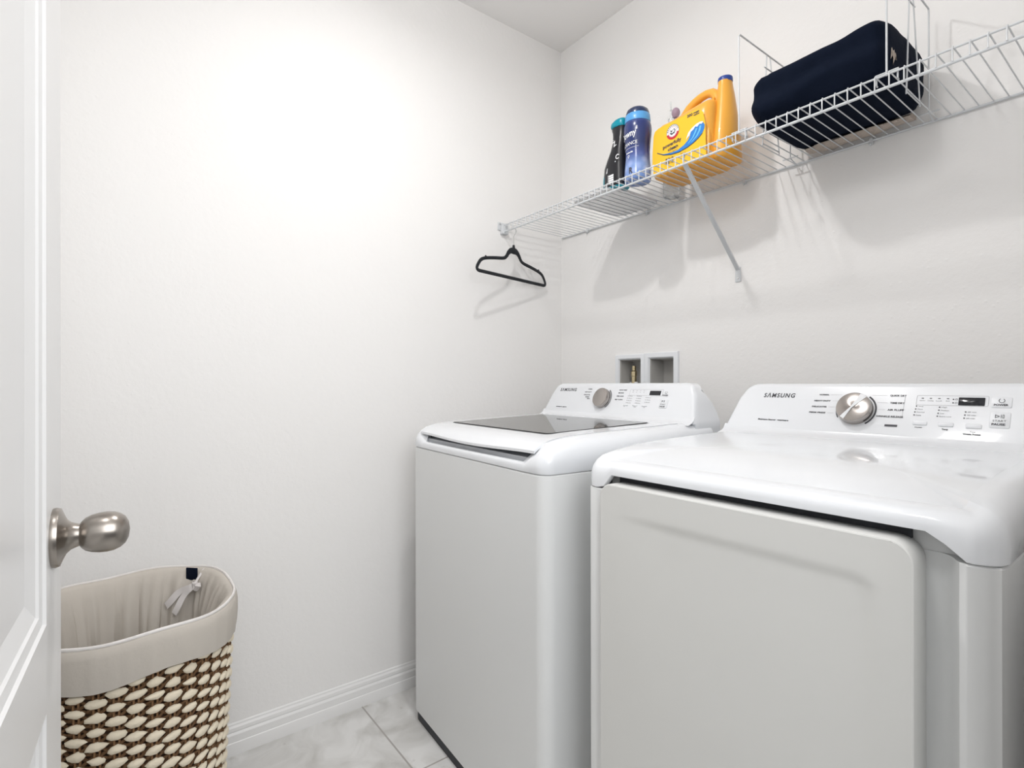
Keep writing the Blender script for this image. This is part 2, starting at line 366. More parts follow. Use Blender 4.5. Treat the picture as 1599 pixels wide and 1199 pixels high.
def console(parent, W_, y0, z0, tilt, hgt, inset, rt, depth, m, name='control_console', cove=.02):
    """trapezoid panel with rounded top corners; face leans back, side profile falls to the rear"""
    out = []
    n = 8
    xl = lambda z: inset*(z/hgt)
    # outline from left bottom up, over, and down to the right bottom
    L = [(xl(max(z, 0)), z) for z in [-.035, -.015, 0, .01, .02, .04, .06, hgt-rt*1.1]]
    zc = hgt-rt; xa = xl(hgt-rt)
    arc = [(inset*.9+rt*1.25*(1-math.cos(a)), zc+rt*math.sin(a)) for a in [k/n*PI/2 for k in range(1, n+1)]]
    left = L+arc
    right = [(W_-x, z) for x, z in reversed(left)]
    mid = [(left[-1][0]+(right[0][0]-left[-1][0])*k/12, hgt) for k in range(1, 12)]
    o = left+mid+right
    yb = lambda z: depth*(max(0, 1-(max(z, 0)/(hgt*1.02))**2.2))**.55
    yf = lambda z: tilt*z
    cx = W_/2; cz = 0
    def ins(x, z, q):   # inset of the outline
        k = 1-q/(W_/2); return (cx+(x-cx)*k, z*(1-q/hgt) if z > 0 else 0)
    rings = []
    for q, dy in ((.010, 0), (.005, .0012), (.002, .004), (0, .009)):
        rings.append([(ins(x, z, q)[0], y0+yf(ins(x, z, q)[1])+dy, z0+ins(x, z, q)[1]) for x, z in o])
    for t in (.15, .3, .5, .7, .85, 1):
        rr = []
        for x, z in o:
            a = yf(z)+.009; b = max(yb(z)+a*.0, a+.03)
            rr.append((x, y0+a+(b-a)*t, z0+z*(1-.0*t)))
        rings.append(rr)
    g = G(); g.loft(rings)
    # soft cove between the top and the console face
    prof = [(-cove, -.0035), (-cove*.55, .0003), (-cove*.2, .0030), (tilt*.008-.001, .008), (tilt*.02+.0006, .02)]
    A = [[(xx, y0+a, z0+b) for a, b in prof] for xx in (.003, W_*.25, W_*.5, W_*.75, W_-.003)]
    g.loft(A, closed=False, caps=False)
    return g.make(name, m, parent, 40)

# ---- washer -----------------------------------------------------
WW, WD = .745, .66
washer = thing('washing_machine', 'white top-loading washing machine with dark glass lid, left of the dryer', 'washing machine', (.17, -.855, 0), math.radians(-3.6))
ws = .929
g = G()
cab = rrect(0, WW, 0, WD, .035, 8, 2); cin = rrect(.004, WW-.004, .004, WD-.004, .032, 8, 2)
g.loft([[(x, y, .032) for x, y in cin], [(x, y, .036) for x, y in cab], [(x, y, ws-.004) for x, y in cab], [(x, y, ws-.001) for x, y in cin]])
g.make('cabinet', M_cabinet, washer, 30)
bs = rrect(.006, WW-.006, .006, WD-.02, .03, 6, 2)
G().loft([[(x, y, .001) for x, y in bs], [(x, y, .034) for x, y in bs]]).make('base', M_dark, washer)
# top cover: high rim left, right and behind, low lip in front of the lid
def sm(t): t = max(0, min(1, t)); return t*t*(3-2*t)
NS = 30
def washer_ring(ins, fz, rr):
    pts = rrect(ins, WW-ins, ins, WD-ins, max(rr-ins, .006), 8, NS); out = []
    ref = rrect(0, WW, 0, WD, .035, 8, NS)
    for (x, y), (rx, ry) in zip(pts, ref):
        low = min(sm((rx-.044)/.034), sm((WW-.044-rx)/.034)) if ry < .012 else 0
        out.append((x, y*(1-.78*low), fz(rx, y, low)))
    return out
lipz = .951
R = []
for ins, k in ((.0015, 0), (0, .04), (0, .45), (.003, .66), (.009, .80), (.020, .92), (.034, .985), (.045, 1.0)):
    R.append(washer_ring(ins, lambda x, y, lo, k=k: ws + k*((lipz-ws) if lo > .999 else ((1-lo)*(Zw(y)-ws)+lo*(lipz-ws))), .035))
R.append(washer_ring(.047, lambda x, y, lo: (1-lo)*(Zw(y)-.004)+lo*(lipz-.004), .035))
R.append(washer_ring(.049, lambda x, y, lo: .935, .035))
g = G(); g.loft(R, caps=False); n = len(R[0]); g.add(R[-1], [tuple(range(n))])
g.make('top_cover', M_enamel, washer, 40)
# grey recess behind the front lip
G().box(.060, WW-.060, .022, .10, .936, .9600).make('lid_recess', M_greyl, washer)
# lid
LX0, LX1, LY0, LY1 = .0500, WW-.0500, .012, .53
def lidz(x, y):
    t = (x-LX0)/(LX1-LX0); arch = .0
    edge = -.0025*math.exp(-y/.012)
    return Zw(y)+.0012+arch+edge
def lid_pt(i, j, NX, NY, off=0):
    u = i/NX; v = (j/NY)**1.6
    x = LX0+(LX1-LX0)*u; bow = .005*math.sin(PI*u)**1.5 + .002
    wid = 1; x = (LX0+LX1)/2+(x-(LX0+LX1)/2)*wid*1.0
    y = (LY0-bow)*(1-v)+LY1*v
    dip = .002*math.sin(PI*u)**2*math.exp(-v*.53/.05)
    return (x, y, lidz(x, y)-dip-off)
NX, NY = 24, 24
top = [[lid_pt(i, j, NX, NY) for i in range(NX+1)] for j in range(NY+1)]
bot = [[lid_pt(i, j, NX, NY, .007) for i in range(NX+1)] for j in range(NY+1)]
g = G(); g.add([p for r in top for p in r], [(j*(NX+1)+i, j*(NX+1)+i+1, (j+1)*(NX+1)+i+1, (j+1)*(NX+1)+i) for j in range(NY) for i in range(NX)])
g.add([p for r in bot for p in r], [(j*(NX+1)+i, j*(NX+1)+i+1, (j+1)*(NX+1)+i+1, (j+1)*(NX+1)+i) for j in range(NY) for i in range(NX)])
def border(a): return a[0][:-1]+[r[-1] for r in a[:-1]]+a[-1][:0:-1]+[r[0] for r in a[:0:-1]]
g.loft([border(top), border(bot)], caps=False)
me_lid = g.make('lid', M_enamel, washer, 40)
# lid groove lines are real gaps except the dark hinge strip; glass inset
g = G(); GX0, GX1, GY0, GY1 = .100, .625, .105, .485
rg = rrect(GX0, GX1, GY0, GY1, .012, 4, 14)
gz = lambda y: lidz(0, GY0)+(lidz(0, GY1)-lidz(0, GY0))*(y-GY0)/(GY1-GY0)+.0024
g.loft([[(x, y, gz(y)-.003) for x, y in rg], [(x, y, gz(y)) for x, y in rg]], caps=False)
g.add([(x, y, gz(y)) for x, y in rg], [tuple(range(len(rg)))])
g.make('glass_panel', M_glass, me_lid, 40)
g = G(); r2 = rrect(GX0-.004, GX1+.004, GY0-.004, GY1+.004, .015, 4, 14)
g.loft([[(x, y, lidz(x, y)+.0005) for x, y in r2], [(x, y, lidz(x, y)+.0006) for x, y in rg]], caps=False)
g.make('glass_border', M_dark, me_lid, 40)
G().box(.06, WW-.06, .533, .546, 1.000, 1.0215, .002).make('lid_hinge_shade', M_dark, washer)  # dark strip painting the shade between lid and console
WT = .42; WY0, WZ0, WH = .552, 1.0225, .120
console(washer, WW-.02, WY0, WZ0, WT, WH, .035, .030, .125, M_enamel).location.x = .008

def face_frame(y0, z0, tilt): return Face((0, y0-z0*tilt, 0), (1, 0, 0), (0, tilt, 1))
class FX:
    """printing helper: world-like coords x and z on a console face"""
    def __init__(s, y0, z0, tilt, lift=.0008):
        s.k = math.sqrt(1+tilt*tilt); s.f = Face((0, y0, z0), (1, 0, 0), (0, tilt, 1), lift); s.z0 = z0
    def y(s, z): return (z-s.z0)*s.k
    def T(s, g, t, x, z, h, **k): return s.f.text(g, t, x, s.y(z), h, **k)

def selector(parent, F, x, z, r, name='selector_knob', ang=0.9, th=.022, bar=True):
    """thick metal dial standing off the console face, with pointer bar and printed arc"""
    O = F.f.p(x, F.y(z), -F.f.lift); X, Y, Zn = F.f.X, F.f.Y, F.f.n
    Mx = Matrix((X, Y, Zn)).transposed().to_4x4(); Mx.translation = O
    g = G().lathe([(0, 0), (r*1.0, 0), (r, .004), (r*.985, th*.8), (r*.95, th*.96), (r*.9, th), (0, th+.0008)], 56)
    k = g.make(name, M_knob, parent, 30); k.matrix_local = Mx
    if bar:
        c, s_ = math.cos(ang), math.sin(ang)
        b = G(); R_ = Matrix.Rotation(ang, 4, 'Z')
        b.add([R_ @ Vector(q) for q in [(-r*.93, -r*.16, th+.0006), (-r*.1, -r*.05, th+.0022), (r*.93, -r*.2, th+.0006), (r*.97, 0, th+.0006), (r*.9, r*.22, th+.0006), (-r*.1, r*.05, th+.0022), (-r*.93, r*.13, th+.0006)]], [(0, 1, 2, 3, 4, 5, 6)])
        b.make('pointer_bar', M_white, k, smooth=False)
    g = PG(); F.f.ring(g, x, F.y(z), r*1.06, r*1.16, -.95, .95, 24)
    if bar: F.f.ring(g, x, F.y(z), r*1.06, r*1.13, PI-.15, PI+.55, 10)
    g.make('dial_arc', M_print, parent, smooth=False)
    return k

F = FX(WY0, WZ0, WT, .0006)
g = PG()
F.T(g, 'S\u039bMSUNG', .080, 1.1185, .0125, width=.094, bold=.0004, shear=.1)
for t, x, z in (('NORMAL', .262, 1.121), ('HEAVY DUTY', .262, 1.1105), ('DELICATES', .258, 1.100), ('RINSE+', .258, 1.0925), ('SPIN', .262, 1.0865)):
    F.T(g, t, x, z, .0036, width=.004*len(t)*.9, align='R', bold=.00015)
for t, x, z in (('QUICK WASH', .398, 1.119), ('BEDDING', .398, 1.109), ('DEEP WASH', .394, 1.098), ('SELF CLEAN', .390, 1.0865)):
    F.T(g, t, x, z, .0036, width=.0036*len(t), bold=.00015)
F.T(g, 'smart care', .086, 1.0535, .0040, width=.062, bold=.0003)
for i, (x, n) in enumerate(((.447, 4), (.487, 4), (.527, 3))):
    for k in range(n):
        z = 1.0995-.0075*k - (.004 if i == 2 else 0)
        F.f.disc(g, x, F.y(z), .0011); F.T(g, ['Hot', 'Warm', 'Normal', 'Extra'][k], x+.004, z, .0028, width=.016)
for k in range(4): F.T(g, 'o', .462+.016*k, 1.1125, .0030, width=.003); F.f.rect(g, .461+.016*k, .466+.016*k, F.y(1.117), F.y(1.1176))
F.T(g, 'Soil', .440, 1.0645, .0030); F.T(g, 'Temp', .485, 1.0645, .0030); F.T(g, 'Spin', .527, 1.0645, .0030)
F.T(g, 'POWER', .603, 1.1035, .0040, width=.022, align='C', bold=.0002, l=.0014); F.T(g, 'START', .603, 1.0755, .0040, width=.020, align='C', l=.0014); F.T(g, 'PAUSE', .603, 1.0690, .0040, width=.020, align='C', bold=.0002, l=.0014)
F.f.ring(g, .604, F.y(1.112), .0036, .0045, 2.1, 7.3, l=.0014)
F.f.poly(g, [(.596, F.y(1.082)), (.6005, F.y(1.0852)), (.596, F.y(1.0885))], l=.0014); F.f.rect(g, .603, .6042, F.y(1.082), F.y(1.0885), l=.0014); F.f.rect(g, .606, .6072, F.y(1.082), F.y(1.0885), l=.0014)
g.make('lettering', M_print, washer, smooth=False)
g = G(); F.f.rect(g, .537, .582, F.y(1.1035), F.y(1.1175)); g.make('display', M_disp, washer, smooth=False)
g = G(); F.f.outline(g, .45, .590, F.y(1.1015), F.y(1.1215), .002, .0005); g.make('display_frame', M_greyprint, washer, smooth=False)
for x in (.446, .487, .528):
    g = G(); F.f.plate(g, x-.010, x+.012, F.y(1.067), F.y(1.072), .002, .0012); g.make('control_button', M_box, washer)
g = G(); F.f.plate(g, .588, .620, F.y(1.064), F.y(1.092), .004, .001); g.make('control_button', M_box, washer)
for y_, in ((0,),):
    pass
selector(washer, F, .330, 1.088, .0355, ang=1.0, th=.018, bar=False)

# ---- dryer ------------------------------------------------------
DW, DD = .6824, .69
dryer = thing('clothes_dryer', 'white front-loading clothes dryer nearest the camera, right of the washing machine', 'dryer', (1.013, -.868, 0))
ds = .920
g = G()
# cabinet with a deep recess in the front where the door sits
RX0, RX1, RZ1, RD = .052, .641, .947, .032
out = rrect(0, DW, 0, DD, .032, 8, 1)
def cab_ring(z, ins=0):
    p = [(ins, .03), (ins+.006, .010), (ins+.014, .003), (ins+.03, ins), (RX0-.006, ins), (RX0, .004), (RX0+.003, RD-.004), (RX0+.008, RD), (RX1-.026, RD), (RX1-.017, RD-.004), (RX1-.010, RD-.012), (RX1-.004, .008), (RX1, .002), (RX1+.006, ins), (DW-.032-ins, ins), (DW-.020-ins, .003+ins), (DW-.012-ins, .008+ins), (DW-.010-ins, .0105+ins), (DW-.004-ins, .014+ins), (DW-ins, .030+ins), (DW-ins, DD), (ins, DD)]
    return [(x, y, z) for x, y in p]
g.loft([cab_ring(.03), cab_ring(ds-.003), cab_ring(ds-.0005, .002)])
g.make('cabinet', M_cabinet, dryer, 30)
G().box(.02, DW-.02, .045, DD-.02, .002, .032).make('base', M_dark, dryer)
G().box(RX0-.004, RX1+.004, RD+.001, RD+.05, .90, .958).make('recess_back', M_cabinet, dryer)
G().box(.075, .585, RD-.006, RD+.004, .915, .953).make('door_gap_shade', M_dark, dryer)  # dark strip painting the shade in the gap above the door
def Zd(y): return .9795+.0280*(1-math.exp(-max(y, 0)/.078))+.0055*max(y, 0)/.51
def dryer_ring(ins, k, yo=0, ret=False):
    pts = rrect(ins, DW-ins, ins+yo, DD-ins, max(.034-ins, .008), 8, NS); ref = rrect(0, DW, 0, DD, .034, 8, NS); out = []
    for (x, y), (rx, ry) in zip(pts, ref):
        lo = min(sm((rx-.048)/.026), sm((.650-rx)/.040)) if ry < .014 else 0
        zb = ds + .0005 + lo*.030
        out.append((x, y, zb+k*(Zd(ry)-zb)))
    return out
R = [dryer_ring(.012, 0), dryer_ring(.001, 0)]
for ins, k in ((-.001, .03), (-.0015, .3), (.000, .52), (.003, .68), (.010, .84), (.019, .935), (.030, .985), (.042, 1.0)): R.append(dryer_ring(ins, k))
g = G(); g.loft(R, caps=False); n = len(R[0])
# top surface grid following Zd
inner = R[-1]; R2 = [[(x+(DW/2-x)*t, y+(.33-y)*t, Zd(y+(.33-y)*t) if t else z) for x, y, z in inner] for t in (0, .3, .6, .9, .999)]
g.loft(R2, caps=False)
g.make('top_cover', M_enamel, dryer, 40)
# door with scooped panel
dx0, dx1, dz0, dz1 = .0585, .600, .10, .9365
def dring(ins, y, r=.03): return [(x, y, z) for x, z in rrect(dx0+ins, dx1-ins, dz0+ins, dz1-ins, max(r-ins, .004), 8, 1)]
g = G(); g.loft([dring(.002, .034), dring(0, .030), dring(0, -.0145), dring(.0008, -.0166), dring(.0028, -.0175)], caps=False)
g.add(dring(.002, .034), [tuple(range(len(dring(0, 0))))])
# front skin as a grid with a shallow scoop below the crease
NXg, NZg = 60, 90
x0_, x1_, z0_, z1_ = dx0+.0028, dx1-.0028, dz0+.0028, dz1-.0028
def scoop(x, z):
    lf = sm((x-dx0-.03)/.14)
    # depth of hollow: starts sharply at crease, rounded corner, fades downwards
    cz = .884; a = (x-(dx0+.045)); b = (dx1-.042-x); r = .03
    def sdf(x, z):
        px = max(abs(x-(dx0+dx1)/2)-((dx1-dx0)/2-.040-r), 0); pz = max((z-(cz-.20))-(.20-r), 0)
        return math.hypot(px, pz)-r
    d = -sdf(x, z)
    if d <= 0: return 0
    return .0045*lf*sm(d/.020)*max(0, 1-max(0, (cz-z))/.33)**1.0
vs = []
for j in range(NZg+1):
    v = j/NZg; z = z1_-(z1_-z0_)*(v**1.7)
    for i in range(NXg+1):
        x = x0_+(x1_-x0_)*i/NXg; yy = -.0175+scoop(x, z)
        # keep the rounded corners
        r = .0272; cxx = min(max(x, x0_+r), x1_-r); czz = min(max(z, z0_+r), z1_-r); dd = math.hypot(x-cxx, z-czz)
        if dd > r: x = cxx+(x-cxx)*r/dd; z2 = czz+(z-czz)*r/dd
        else: z2 = z
        vs.append((x, yy, z2))
g.add(vs, [(j*(NXg+1)+i, j*(NXg+1)+i+1, (j+1)*(NXg+1)+i+1, (j+1)*(NXg+1)+i) for j in range(NZg) for i in range(NXg)])
g.make('dryer_door', M_doorwhite, dryer, 40)
# console
DT = .48; DYc, DZc, DHc = .508, 1.0125, .1275
console(dryer, DW+.004, DYc, DZc, DT, DHc, .036, .032, .15, M_enamel, cove=.03).location.x = .018
F = FX(DYc, DZc, DT, .0006)
g = PG()
F.T(g, 'S\u039bMSUNG', .1114, 1.110, .0120, width=.079, bold=.0004, shear=.12)
F.T(g, 'Moisture Sensor  smartcare', .1105, 1.048, .0036, width=.078, bold=.0003)
for t, x, z in (('NORMAL', .271, 1.1130), ('HEAVY DUTY', .2765, 1.0985), ('DELICATES', .270, 1.0845), ('PERM PRESS', .270, 1.0705)):
    w_ = F.T(g, t, x, z, .0036, width=.0037*len(t), align='R', bold=.0002)
for t, x, z in (('QUICK DRY', .3965, 1.113), ('TIME DRY', .3985, 1.097), ('AIR FLUFF', .3955, 1.082), ('WRINKLE RELEASE', .3755, 1.0675)):
    F.T(g, t, x, z, .0040, width=.0034*len(t), bold=.0002)
F.f.rect(g, .395, .4185, F.y(1.046), F.y(1.0505))
for t, x in (('Sensor', .4565), ('Cooling', .4705), ('Lock', .4850), ('Eco', .4995)):
    F.T(g, t, x, 1.1035, .0022, width=.010 if t != 'Eco' else .006, align='C'); F.f.rect(g, x-.0020, x+.0020, F.y(1.1075), F.y(1.1090))
for z in (1.107, 1.100): F.f.disc(g, .5085, F.y(z), .0014); F.f.ring(g, .5135, F.y(z), .0014, .0020)
for i, (x, zt, names) in enumerate(((.4475, 1.0915, ['Very', 'More', 'Normal', 'Damp']), (.4875, 1.0905, ['High', 'Medium', 'Low', 'Extra Low']), (.5305, 1.0825, ['40 min', '50 min', '60 min']))):
    for k, t in enumerate(names):
        z = zt-.0062*k; F.f.disc(g, x-.0006*k, F.y(z), .0014); F.T(g, t, x+.0035-.0006*k, z, .0024, width=.0022*len(t))
F.T(g, 'Dryness', .4565, 1.0480, .0028, align='C', bold=.0001); F.T(g, 'Temp', .5010, 1.0465, .0032, align='C', bold=.0002)
F.T(g, 'Time', .5450, 1.0440, .0030, align='C'); F.T(g, 'Wrinkle Prevent', .5440, 1.0395, .0030, width=.028, align='C', bold=.0003)
F.T(g, 'POWER', .5830, 1.0975, .0040, width=.0215, align='C', bold=.0002, l=.0014)
F.f.ring(g, .5835, F.y(1.1055), .0038, .0048, 2.1, 7.3, l=.0014)
F.T(g, 'START', .5830, 1.0670, .0042, width=.020, align='C', l=.0014); F.T(g, 'PAUSE', .5820, 1.0605, .0042, width=.020, align='C', bold=.0002, l=.0014)
F.f.strip(g, [(.576, F.y(1.0720)), (.583, F.y(1.0755)), (.576, F.y(1.0790)), (.576, F.y(1.0720))], [(.577, F.y(1.0735)), (.5812, F.y(1.0755)), (.577, F.y(1.0775)), (.577, F.y(1.0735))], l=.0014); F.f.rect(g, .5845, .5853, F.y(1.0722), F.y(1.0788), l=.0014); F.f.outline(g, .5868, .5895, F.y(1.0722), F.y(1.0788), .0003, .0007, l=.0014)
g.make('lettering', M_print, dryer, smooth=False)
g = PG()
for z, a, b in ((1.1130, .275, .300), (1.0985, .2805, .292), (1.0845, .274, .289), (1.0705, .274, .288)): F.f.rect(g, a, b, F.y(z)-.0002, F.y(z)+.0002)
for z, a, b in ((1.113, .362, .391), (1.097, .374, .394), (1.082, .378, .391)): F.f.rect(g, a, b, F.y(z)-.0002, F.y(z)+.0002)
F.f.outline(g, .4460, .5640, F.y(1.0940), F.y(1.1145), .0025, .0005); F.f.rect(g, .4245, .4250, F.y(1.070), F.y(1.115))
g.make('guide_line', M_greyprint, dryer, smooth=False)
g = G(); F.f.plate(g, .517, .5585, F.y(1.0955), F.y(1.1110), .0012, .0006); g.make('display', M_disp, dryer)
for x, z in ((.4575, 1.0565), (.5015, 1.0560), (.5455, 1.0550)):
    g = G(); F.f.plate(g, x-.0125, x+.0125, F.y(z)-.0045, F.y(z)+.0045, .0022, .0016); g.make('control_button', M_box, dryer)
g = G(); F.f.plate(g, .568, .5985, F.y(1.0925), F.y(1.1125), .003, .0008); g.make('control_button', M_box, dryer)
g = G(); F.f.plate(g, .568, .5985, F.y(1.0540), F.y(1.0840), .003, .0008); g.make('control_button', M_box, dryer)
selector(dryer, F, .333, 1.0795, .0365, ang=.98, th=.020)

# ---------------------------------------------------------------- valve and drain boxes in the back wall
def wall_box(x0, x1, z0, z1, fr, label, group=None):
    t = thing('laundry_outlet_box', label, 'outlet box', ((x0+x1)/2, 0, (z0+z1)/2))
    hx, hz = (x1-x0)/2, (z1-z0)/2
    def rg(a, y): return [(-hx-a, y, -hz-a), (hx+a, y, -hz-a), (hx+a, y, hz+a), (-hx-a, y, hz+a)]
    g = G(); g.loft([rg(fr, 0), rg(fr, -.006), rg(fr-.002, -.009), rg(.006, -.011), rg(.001, -.004)], caps=False); g.make('frame', M_box, t, 20)
    g = G(); g.loft([rg(.001, -.004), rg(-.001, .0), rg(-.004, .075)], caps=False); g.add(rg(-.004, .075), [(0, 1, 2, 3)]); g.make('recess', M_boxin, t, smooth=False)
    return t
b1 = wall_box(*OB[0], .0225, 'narrower white recessed valve box holding a metal valve, above the washing machine')
b2 = wall_box(*OB[1], .0245, 'white recessed drain box with empty grey recess, right of the valve box')
v = G().lathe([(0, 0), (.007, 0), (.007, .02), (.010, .022), (.010, .05), (.012, .052), (.012, .07), (.008, .074), (.008, .092), (0, .092)], 20).make('valve', M_brass, b1)
v.location = (-.004, .025, -.040)
G().box(-.028, .020, .018, .030, -.020, -.012, .003).make('valve_lever', M_steel, b1)

# ---------------------------------------------------------------- wire shelf
SH, SY, SX = 1.8175, -.342, XR-.004     # deck height, front edge, right end
SP = .0273; LIP = .0305
shelf = thing('wire_shelf', 'white ventilated wire shelf running along the back wall above both machines', 'shelf', (0, 0, SH))
g = G()
g.tube([(.012, SY, -.0022), (SX, SY, -.0022)], .0024, 8)
g.make('front_rail', M_wire, shelf)
g = G(); g.tube([(.012, SY, -LIP), (SX, SY, -LIP)], .0033, 10); g.make('lip_rail', M_wire, shelf)
g = G(); g.tube([(.012, -.006, -.003), (SX, -.006, -.003)], .0033, 10); g.make('back_rail', M_wire, shelf)
nw = int((SX-.02)/SP)
for i in range(nw+1):
    x = .026+i*SP
    if x > SX-.003: break
    g = G(); g.tube([(x, -.003, 0), (x, SY+.004, .0015), (x, SY-.001, .0012), (x, SY-.0035, -.003), (x, SY-.0035, -LIP+.001)], .00155, 6)
    g.make('cross_wire', M_wire, shelf)
for x in (.175, .50, .90, 1.27, 1.60):
    g = G(); g.box(x-.005, x+.005, -.011, 0, -.014, .004, .002); g.tube([(x, -.006, -.012), (x, -.010, -.018), (x, -.014, -.012)], .0022, 6)
    g.make('wall_clip', M_wire, shelf)
# end clamp on the left wall
g = G(); g.box(0, .018, SY-.012, SY+.020, -.040, -.004, .003); g.box(0, .004, SY-.026, SY+.03, -.024, .010, .0015); g.tube([(.003, SY-.016, .004), (.010, SY-.016, .006)], .004, 8)
g.make('end_clamp', M_wire, shelf)
# diagonal support
br = thing('shelf_bracket', 'white diagonal steel brace holding up the wire shelf near the yellow jug', 'bracket', (.885, 0, SH))
P0 = Vector((.012, SY+.004, -.028)); P1 = Vector((-.010, -.006, -.295))
ax = (P1-P0).normalized(); sx_ = Vector((1, 0, 0)); sx_ = (sx_-ax*sx_.dot(ax)).normalized(); nn = ax.cross(sx_)
g = G(); prof = [(-.0065, 0), (-.0065, .006), (-.005, .006), (-.005, .0015), (.005, .0015), (.005, .006), (.0065, .006), (.0065, 0)]
g.loft([[P0+ax*t+sx_*a-nn*b for a, b in prof] for t in (0, (P1-P0).length)])
g.make('brace_bar', M_wire, br, 20)
g = G(); g.box(-.020, .0, -.0035, 0, -.335, -.285, .0015); g.make('foot_plate', M_wire, br)
G().lathe([(0, 0), (.0045, 0), (.004, .002), (0, .003)], 12, Matrix.Translation((-.010, -.0035, -.322)) @ Matrix.Rotation(PI/2, 4, 'X')).make('screw', M_steel, br)
g = G(); g.tube([P0+Vector((0, 0, -.002)), P0+Vector((0, -.004, .012)), P0+Vector((0, .003, .028))], .003, 8); g.make('top_hook', M_wire, br)

# ---------------------------------------------------------------- shelf dividers
def divider(x, label):
    t = thing('wire_shelf_divider', label, 'shelf divider', (x, 0, SH), 0, 'wire dividers on the shelf')
    g = G(); zt = .265
    g.tube([(0, -.012, -.006), (0, -.05, 0.004), (0, -.05, zt-.006), (0, -.053, zt), (0, -.335, zt), (0, -.340, zt-.006), (0, -.340, -.004)], .0021, 8)
    g.make('frame_wire', M_wire, t)
    g = G(); g.tube([(0, -.215, -.002), (0, -.190, zt)], .0018, 6); g.tube([(0, -.118, -.002), (0, -.172, zt)], .0018, 6); g.tube([(0, -.205, zt-.04), (0, -.155, zt-.04)], .0018, 6)
    g.tube([(0, -.215, 0.004), (0, -.118, .004)], .0018, 6)
    g.make('brace_wire', M_wire, t)
    for yy in (SY+.004, -.05):
        g = G(); g.tube([(-.022, yy, .004), (.022, yy, .004)], .0022, 6)
        if yy < -.2:
            for q in (-.02, .02): g.tube([(q, yy, .004), (q, yy, -.016), (q, yy+.006, -.018)], .0018, 6)
        g.make('clip_foot', M_wire, t)
divider(1.070, 'white wire divider standing between the yellow jug and the navy blanket')
divider(1.412, 'white wire divider standing at the right end of the navy blanket')

# ---------------------------------------------------------------- folded navy blanket
def blanket():
    t = thing('folded_blanket', 'folded navy blue blanket with beige fleece underside, on the wire shelf between two dividers', 'blanket', (1.248, -.172, SH+.004))
    NXb, NA = 40, 48; rings = []
    X0, X1 = -.164, .147
    for i in range(NXb+1):
        u = i/NXb; x = X0+(X1-X0)*u
        e = min(1, (u/.10))**.5 if u < .10 else 1; e2 = min(1, ((1-u)/.06))**.5 if u > .94 else 1
        hy = .150*(.84+.16*e)*(.93+.07*e2); hz = .0735*(.60+.40*e)*(.88+.12*e2)*(1+.05*u)
        cz = .0735*(1+.05*u)+.004 if u > .16 else .076+.0
        ring = []
        for k in range(NA):
            a = 2*PI*k/NA; c, s = math.cos(a), math.sin(a); p = 4.0
            rr = (abs(c)**p+abs(s)**p)**(-1/p)
            y = hy*c*rr; z = hz*s*rr
            nv = Vector((x*9, y*7, z*9)); dn = noise.noise(nv)*.008+noise.noise(nv*3)*.003
            fold = .005*math.sin(z*95+3*noise.noise(Vector((x*5, 0, 2))))*(1 if c < -.3 else .3)
            z2 = cz+z; z2 = z2+dn*.8 if s > -.5 else max(z2, .002)
            if s > .3: z2 += .005*math.exp(-((x-.12)/.05)**2) - .003*math.exp(-((x-.06)/.03)**2)
            ring.append((x+dn*.4, y*(1)+fold*(-1 if c < 0 else 1)*-1+dn, max(z2, .0015)))
        rings.append(ring)
    # close the ends softly
    def shrink(r, k, dx):
        cy = sum(p[1] for p in r)/len(r); cz_ = sum(p[2] for p in r)/len(r)
        return [(p[0]+dx, cy+(p[1]-cy)*k, cz_+(p[2]-cz_)*k) for p in r]
    rings = [shrink(rings[0], .15, -.006), shrink(rings[0], .6, -.005), shrink(rings[0], .88, -.0025)]+rings+[shrink(rings[-1], .93, .006), shrink(rings[-1], .7, .009), shrink(rings[-1], .2, .010)]
    g = G(); g.loft(rings); o = g.make('outer_cover', M_navy, t, 60)
    # fleece lining that peeks out below along the back edge
    g = G(); rr = []
    for i in range(46):
        u = i/45; x = -.125+.255*u; w_ = .026+.014*noise.noise(Vector((x*20, 3, 1)))+(-.012*max(0, (u-.7)/.3)); yc = .118+.010*noise.noise(Vector((x*9, 1, 5)))
        rr.append([(x, yc-w_, .0005), (x, yc-w_*.6, -.0022+.001*noise.noise(Vector((x*60, 0, 0)))), (x, yc, -.0028), (x, yc+w_*.7, -.0018), (x, yc+w_+.014, .004), (x, yc+w_+.016, .018), (x, yc, .012)])
    g.loft(rr); g.make('fleece_lining', M_fleece, t, 60)
    g = G(); g.loft([[(.155+.003*math.sin(k), -.115+.028*k/6, .052+.010*math.sin(k*1.3)), (.159, -.115+.028*k/6, .062+.006*math.sin(k*1.7)), (.156, -.113+.028*k/6, .078+.004*math.sin(k*2.1))] for k in range(7)]); g.make('lining_tuft', M_fleece, t, 60)
blanket()

